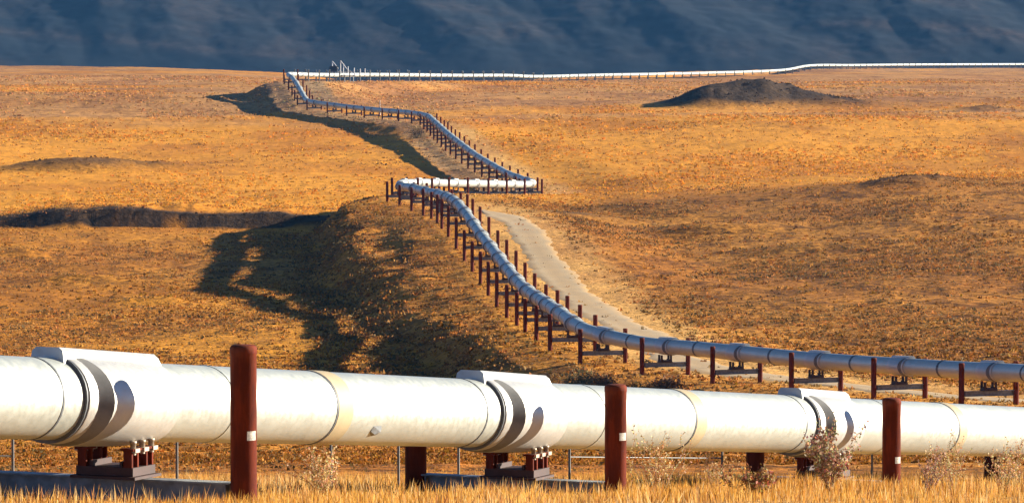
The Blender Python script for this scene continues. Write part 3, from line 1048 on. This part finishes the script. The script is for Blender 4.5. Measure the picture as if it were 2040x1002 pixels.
# ------------------------------------------------------------------ plants
def blades(X, Y, hgt, wid, cols, lean=0.35):
    """bent two-piece blades as one mesh's arrays"""
    n = len(X)
    Z = H(X, Y)
    a = rng.uniform(0, 2 * math.pi, n)
    l = rng.normal(0, lean, n) * hgt
    la = rng.uniform(0, 2 * math.pi, n)
    ex, ey = np.cos(a) * wid / 2, np.sin(a) * wid / 2
    lx, ly = np.cos(la) * l, np.sin(la) * l
    V = np.zeros((n, 5, 3))
    for k, (sg, f, wd) in enumerate(((-1, 0, 1), (1, 0, 1), (1, 0.55, 0.8), (-1, 0.55, 0.8), (0, 1, 0))):
        V[:, k, 0] = X + sg * ex * wd + lx * f ** 1.7
        V[:, k, 1] = Y + sg * ey * wd + ly * f ** 1.7
        V[:, k, 2] = Z - 0.02 + hgt * f
    b = np.arange(n)[:, None] * 5
    F = np.concatenate([b + np.array([[0, 1, 2]]), b + np.array([[0, 2, 3]]), b + np.array([[3, 2, 4]])])
    return V.reshape(-1, 3), F, np.repeat(cols, 5, axis=0)


def grass():
    n = 130000
    Y = 56 + 84 * rng.random(n) ** 0.9
    X = (rng.random(n) * 2 - 1) * 0.135 * Y
    den = 0.42 + 2.0 * fbm(X * 0.25, Y * 0.2, 3) + 0.9 * fbm(X * 0.9, Y * 0.7, 2)
    keep = rng.random(n) < np.clip(den * (1 - 0.75 * sstep(118, 140, Y)), 0.12, 1)
    X, Y = X[keep], Y[keep]
    n = len(X)
    tall = 0.08 + 0.33 * np.clip(0.4 + 2.2 * fbm(X * 0.3 + 8, Y * 0.25, 3), 0, 1)
    h = tall * rng.uniform(0.45, 1.25, n)
    c = np.ones((n, 4))
    pal = np.array([(0.62, 0.33, 0.06), (0.55, 0.25, 0.04), (0.68, 0.42, 0.12), (0.40, 0.17, 0.04), (0.50, 0.28, 0.11)])
    c[:, :3] = pal[rng.choice(5, n, p=(0.35, 0.28, 0.17, 0.12, 0.08))] * rng.uniform(0.75, 1.15, (n, 1))
    pt = fbm(X * 0.13 + 70, Y * 0.06, 4)
    c[:, :3] *= np.stack([1 + 0.5 * pt, 1 + 0.8 * pt, 1 + 1.2 * pt], -1)
    c = np.clip(c, 0.01, 1)
    V, F, cc = blades(X, Y, h, rng.uniform(0.010, 0.024, n), c, 0.32)
    # taller seeding stalks in loose patches
    m = 26000
    Ys = 57 + 66 * rng.random(m); Xs = (rng.random(m) * 2 - 1) * 0.13 * Ys
    k = rng.random(m) < np.clip(fbm(Xs * 0.35 + 50, Ys * 0.22, 4) * 4.5 - 0.15, 0.02, 1)
    Xs, Ys = Xs[k], Ys[k]; m = len(Xs)
    cs = np.ones((m, 4))
    pal2 = np.array([(0.66, 0.40, 0.12), (0.55, 0.28, 0.08), (0.42, 0.18, 0.06), (0.72, 0.50, 0.22)])
    cs[:, :3] = pal2[rng.choice(4, m)] * rng.uniform(0.7, 1.1, (m, 1))
    V2, F2, c2 = blades(Xs, Ys, rng.uniform(0.20, 0.46, m), rng.uniform(0.014, 0.03, m), cs, 0.28)
    F = np.concatenate([F, F2 + len(V)]); V = np.concatenate([V, V2]); cc = np.concatenate([cc, c2])
    o = link('grass', np_mesh('grass', V, F, False, cc), M_BLADE)
    tag(o, 'golden dry grass along the foreground slope', kind='stuff')


grass()


def scrub():
    """low tussocks and dwarf bushes: leaf clumps over the middle distance"""
    pts = []
    n = 150000
    Y = 150 + 1100 * rng.random(n) ** 1.05
    X = (rng.random(n) * 2 - 1) * 0.125 * Y
    d, zp, cl = corridor(X, Y)
    p = 0.06 + 1.0 * np.clip(fbm(X * 0.05, Y * 0.025, 4) * 3.2 + 0.30, 0, 1)
    p = np.where((d > 18) & (Y > 430) & (Y < 820), p * 1.5, p)
    p = p * (1 - 0.8 * sstep(740, 860, Y)) * (0.4 + 0.6 * sstep(200, 380, Y))
    p = np.where((d > 4) & (d < 15) & (Y > 330), 0.03, p)
    p = np.where((d < -13) & (d > -24) & (Y > 430) & (Y < 740), 0.9, p)
    p = np.where((d < -4) & (d > -13) & (Y > 430) & (Y < 740), 0.6, p)
    p = np.where((d > -4) & (d < 4) & (Y > 330), 0.2, p)
    k = rng.random(n) < p
    X, Y, d = X[k], Y[k], d[k]
    n = len(X)
    size = (0.18 + 0.42 * rng.random(n) ** 2) * np.where((d < -13) & (d > -24) & (Y > 430), 1.4, 1.0) * (0.45 + 0.55 * sstep(170, 420, Y))
    Z = H(X, Y)
    m = 7
    N = n * m
    a = rng.uniform(0, 2 * math.pi, N); rr = rng.random(N) ** 0.5
    S_ = np.repeat(size, m)
    cx = np.repeat(X, m) + np.cos(a) * rr * S_ * 2.7; cy = np.repeat(Y, m) + np.sin(a) * rr * S_ * 1.9
    cz = np.repeat(Z, m) + S_ * (1 - rr ** 2) * rng.uniform(0.05, 0.7, N)
    L_ = S_ * rng.uniform(0.3, 0.6, N)
    d1 = rng.normal(size=(N, 3)); d1 /= np.linalg.norm(d1, axis=1)[:, None]
    d2 = rng.normal(size=(N, 3)); d2 -= (d1 * d2).sum(1)[:, None] * d1; d2 /= np.linalg.norm(d2, axis=1)[:, None]
    ctr = np.stack([cx, cy, cz], -1)
    V = np.stack([ctr + d1 * L_[:, None], ctr - d1 * L_[:, None] * 0.5 + d2 * L_[:, None] * 0.6, ctr - d1 * L_[:, None] * 0.5 - d2 * L_[:, None] * 0.6], 1).reshape(-1, 3)
    F = np.arange(N * 3).reshape(-1, 3)
    pal = np.array([(0.40, 0.18, 0.03), (0.26, 0.12, 0.03), (0.12, 0.08, 0.025), (0.40, 0.14, 0.025), (0.20, 0.12, 0.04)])
    cc = np.ones((n, 4)); cc[:, :3] = pal[rng.choice(5, n)] * rng.uniform(0.7, 1.2, (n, 1))
    o = link('tundra_scrub', np_mesh('tundra_scrub', V, F, False, np.repeat(cc, m * 3, axis=0)), M_TWIG)
    tag(o, 'low brown and rust dwarf shrubs covering the slopes', kind='stuff')


scrub()


def tussocks():
    """grass tussocks standing a hand or two above the ground, out to the distant rise"""
    n = 150000
    Y = 170 + 1750 * rng.random(n) ** 1.35
    X = (rng.random(n) * 2 - 1) * 0.124 * Y
    d, zp, cl = corridor(X, Y)
    p = 0.12 + 1.5 * np.clip(fbm(X * 0.03 + 90, Y * 0.015, 4) * 2.6 + 0.15, 0, 1)
    p = p * (1 - 0.35 * sstep(750, 850, Y))
    p = np.where((d > 5) & (d < 14) & (Y > 330) & (Y < 740), 0.04, p)
    p = np.where((np.abs(d) < 4) & (Y > 330), 0.3, p)
    k = rng.random(n) < p
    X, Y = X[k], Y[k]; n = len(X)
    Z = H(X, Y)
    size = rng.uniform(0.16, 0.36, n) * (0.5 + 0.5 * sstep(180, 450, Y)) * (1 + 0.6 * sstep(700, 1300, Y))
    m = 5; N = n * m
    S_ = np.repeat(size, m)
    a = rng.uniform(0, 2 * math.pi, N); ra = rng.random(N) * 1.1 * S_; la = rng.uniform(0, 2 * math.pi, N)
    bx = np.repeat(X, m) + np.cos(a) * ra; by = np.repeat(Y, m) + np.sin(a) * ra; bz = np.repeat(Z, m) - 0.03
    ww = S_ * rng.uniform(0.35, 0.8, N); hh = S_ * rng.uniform(0.5, 1.2, N); ln = hh * rng.uniform(0, 0.7, N); lb = rng.uniform(0, 2 * math.pi, N)
    V = np.zeros((N, 3, 3))
    V[:, 0] = np.stack([bx - np.cos(la) * ww, by - np.sin(la) * ww, bz], -1)
    V[:, 1] = np.stack([bx + np.cos(la) * ww, by + np.sin(la) * ww, bz], -1)
    V[:, 2] = np.stack([bx + np.cos(lb) * ln, by + np.sin(lb) * ln, bz + hh], -1)
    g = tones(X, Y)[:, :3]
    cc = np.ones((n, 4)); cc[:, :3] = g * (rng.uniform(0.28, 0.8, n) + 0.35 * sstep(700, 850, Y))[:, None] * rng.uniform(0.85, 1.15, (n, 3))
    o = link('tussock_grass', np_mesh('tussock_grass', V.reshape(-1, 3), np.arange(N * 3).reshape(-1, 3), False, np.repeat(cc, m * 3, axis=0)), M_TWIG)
    tag(o, 'orange and straw tussock grass across the plain', kind='stuff')


tussocks()


def shrub(px, Y, h, spread, label, leafy=0.5, pal=((0.66, 0.46, 0.22), (0.58, 0.34, 0.14), (0.76, 0.58, 0.34)), stems=9, heads=False):
    x = (px - 1020) / FPX * Y
    z = float(H(x, Y))
    rnd = random.Random(px * 7 + 1)
    V = []; F = []; K = []
    V2 = []; F2 = []; K2 = []

    def tri_tube(p, q, r0, r1, col):
        d = (q - p).normalized(); a = d.orthogonal().normalized(); b = d.cross(a)
        n0 = len(V)
        for c, r in ((p, r0), (q, r1)):
            for i in range(3):
                t = 2.094 * i
                V.append(tuple(c + a * r * math.cos(t) + b * r * math.sin(t))); K.append(col)
        for i in range(3):
            j = (i + 1) % 3
            F.append((n0 + i, n0 + j, n0 + 3 + j)); F.append((n0 + i, n0 + 3 + j, n0 + 3 + i))

    def leaf(p, s, col):
        d = Vector((rnd.gauss(0, 1), rnd.gauss(0, 1), rnd.gauss(0, 1) + 0.5)).normalized()
        e = d.orthogonal().normalized(); e.rotate(Matrix.Rotation(rnd.uniform(0, 6.28), 3, d))
        n0 = len(V2)
        for v in (p, p + d * s * 0.5 + e * s * 0.32, p + d * s, p + d * s * 0.5 - e * s * 0.32):
            V2.append(tuple(v)); K2.append(col)
        F2.append((n0, n0 + 1, n0 + 2)); F2.append((n0, n0 + 2, n0 + 3))

    def grow(p, d, L, r, lev):
        col = tuple(c * rnd.uniform(0.5, 0.8) for c in pal[rnd.randrange(len(pal))]) + (1,)
        q = p
        for k in range(3):
            d = (d + Vector((rnd.gauss(0, .16), rnd.gauss(0, .16), rnd.uniform(-0.02, .12)))).normalized()
            n = q + d * (L / 3)
            tri_tube(q, n, r * (1 - k * 0.22), r * (1 - (k + 1) * 0.22), col)
            if lev < 2 and rnd.random() < 0.95:
                e = (d + Vector((rnd.gauss(0, .6), rnd.gauss(0, .6), rnd.uniform(0, .5)))).normalized()
                grow(n, e, L * rnd.uniform(0.4, 0.65), r * 0.6, lev + 1)
            for _ in range(int(3 * leafy + rnd.random())):
                if k > 0 or lev > 0:
                    leaf(q.lerp(n, rnd.random()), rnd.uniform(0.03, 0.065), tuple(c * rnd.uniform(0.7, 1.15) for c in pal[rnd.randrange(len(pal))]) + (1,))
            q = n
        if heads and lev > 0:
            for _ in range(10):
                leaf(q + Vector((rnd.gauss(0, .05), rnd.gauss(0, .05), rnd.gauss(0, .05))), rnd.uniform(0.05, 0.10), tuple(c * rnd.uniform(0.5, 1.1) for c in pal[rnd.randrange(len(pal))]) + (1,))
    for i in range(stems):
        a = rnd.uniform(0, 6.28); sp_ = rnd.uniform(0.1, 1) * spread
        grow(Vector((math.cos(a) * sp_ * 0.25, math.sin(a) * sp_ * 0.25, -0.05)), Vector((math.cos(a) * sp_, math.sin(a) * sp_, h * rnd.uniform(0.8, 1.1))).normalized(), h * rnd.uniform(0.65, 1.0), 0.013, 0)
    root = empty('shrub', (x, Y, z))
    tag(root, label, 'shrub', 'dry shrubs in the foreground grass')
    link('twigs', np_mesh('twigs', np.array(V), np.array(F), False, np.array(K)), M_TWIG, root)
    if V2:
        link('leaves', np_mesh('leaves', np.array(V2), np.array(F2), False, np.array(K2)), M_TWIG, root)


shrub(655, 84, 0.85, 0.6, 'pale pinkish dry shrub between the tall post and the dark rear post', 0.8, stems=13)
shrub(1310, 95, 1.0, 0.7, 'wispy pale pink shrub just right of the middle red post', 0.7, stems=14)
shrub(1655, 100, 0.95, 0.34, 'tall brown seed-headed shrub in front of the white pipe', 1.0, ((0.50, 0.34, 0.19), (0.36, 0.20, 0.10), (0.66, 0.48, 0.29)), 13, True)
shrub(1500, 88, 0.42, 0.4, 'low rusty shrub in the grass below the right rear post', 0.8, ((0.48, 0.26, 0.10), (0.55, 0.38, 0.19), (0.38, 0.16, 0.06)), 9, True)
shrub(1900, 104, 0.95, 0.65, 'spreading leaning pale shrub right of the right red post', 0.6, stems=13)
shrub(2010, 99, 0.85, 0.5, 'pinkish shrub at the right picture edge before the last rear post', 0.8, stems=12)
shrub(1420, 104, 0.7, 0.5, 'small bare shrub left of the right rear post', 0.3)
shrub(30, 83, 0.45, 0.4, 'low dry shrub in the grass at the left picture edge', 0.5)
shrub(1845, 93, 0.7, 0.5, 'thin rusty shrub beside the foot of the right red post', 0.6, ((0.48, 0.27, 0.17), (0.60, 0.42, 0.30)), 8)


def bush(px, Y, w_, h, label, pal):
    """round dwarf bush: many small leaves through its volume over a fan of stems"""
    x = (px - 1020) / FPX * Y
    z = float(H(x, Y))
    n = 900
    u = rng.normal(size=(n, 3)); u /= np.linalg.norm(u, axis=1)[:, None]
    r = rng.random(n) ** 0.45
    ctr = u * r[:, None] * np.array((w_ / 2, w_ / 2, h)) * (0.75 + 0.5 * rng.random((n, 1)))
    ctr[:, 2] = np.abs(ctr[:, 2])
    d1 = rng.normal(size=(n, 3)); d1 /= np.linalg.norm(d1, axis=1)[:, None]
    d2 = np.cross(d1, rng.normal(size=(n, 3))); d2 /= np.linalg.norm(d2, axis=1)[:, None]
    L_ = rng.uniform(0.08, 0.2, (n, 1))
    V = np.stack([ctr + d1 * L_, ctr + d2 * L_ * 0.5, ctr - d1 * L_, ctr - d2 * L_ * 0.5], 1).reshape(-1, 3)
    F = np.arange(n * 4).reshape(-1, 4)
    pal = np.array(pal)
    cc = np.ones((n, 4)); cc[:, :3] = pal[rng.choice(len(pal), n)] * rng.uniform(0.6, 1.2, (n, 1))
    root = empty('bush', (x, Y, z))
    tag(root, label, 'bush', 'dwarf bushes by the blue-grey pipe')
    link('leaves', np_mesh('leaves', V, F, False, np.repeat(cc, 4, axis=0)), M_TWIG, root)
    st = MB()
    for k in range(9):
        a = 6.28 * k / 9 + rng.uniform(0, .5)
        st.tube((0, 0, -0.2), (math.cos(a) * w_ * 0.35, math.sin(a) * w_ * 0.35, h * 0.7), 0.03, 0.01, 4)
    st.build('stems', M_TWIG_PLAIN, root)


M_TWIG_PLAIN = simple('bush_stem_bark', (0.14, 0.10, 0.07), 0.9)
RUSTY = [(0.30, 0.12, 0.05), (0.22, 0.12, 0.06), (0.36, 0.20, 0.09)]
OLIVE = [(0.14, 0.12, 0.05), (0.22, 0.17, 0.07), (0.30, 0.20, 0.10)]
bush(1330, 386, 3.2, 1.5, 'rusty round bush under the blue-grey run, just right of its second post', RUSTY)
bush(1160, 402, 4.2, 2.0, 'olive brown bush at the foot of the climbing curve', OLIVE)
bush(1205, 398, 2.6, 1.2, 'small tan bush right of the olive bush at the foot of the curve', RUSTY)
bush(855, 1262, 5.0, 3.4, 'grey brown bush clump under the right end of the distant level run', OLIVE)
bush(830, 1160, 4.6, 3.6, 'dark bush clump on the bank left of the far blue-grey diagonal', OLIVE)

# ------------------------------------------------------------------ air
m, n, b, L, new = mat('blue_haze')
n.nodes.remove(b)
pv = new('ShaderNodeVolumePrincipled')
pv.inputs['Color'].default_value = (0.16, 0.48, 1.0, 1)
pv.inputs['Density'].default_value = 2.2e-5
pv.inputs['Anisotropy'].default_value = 0.0
L(pv.outputs[0], n.nodes['Material Output'].inputs['Volume'])
hz = MB().box((0, 4600, 700), (13000, 9800, 1640)).build('haze', m)
tag(hz, 'thin blue air between the camera and the mountain', kind='stuff')
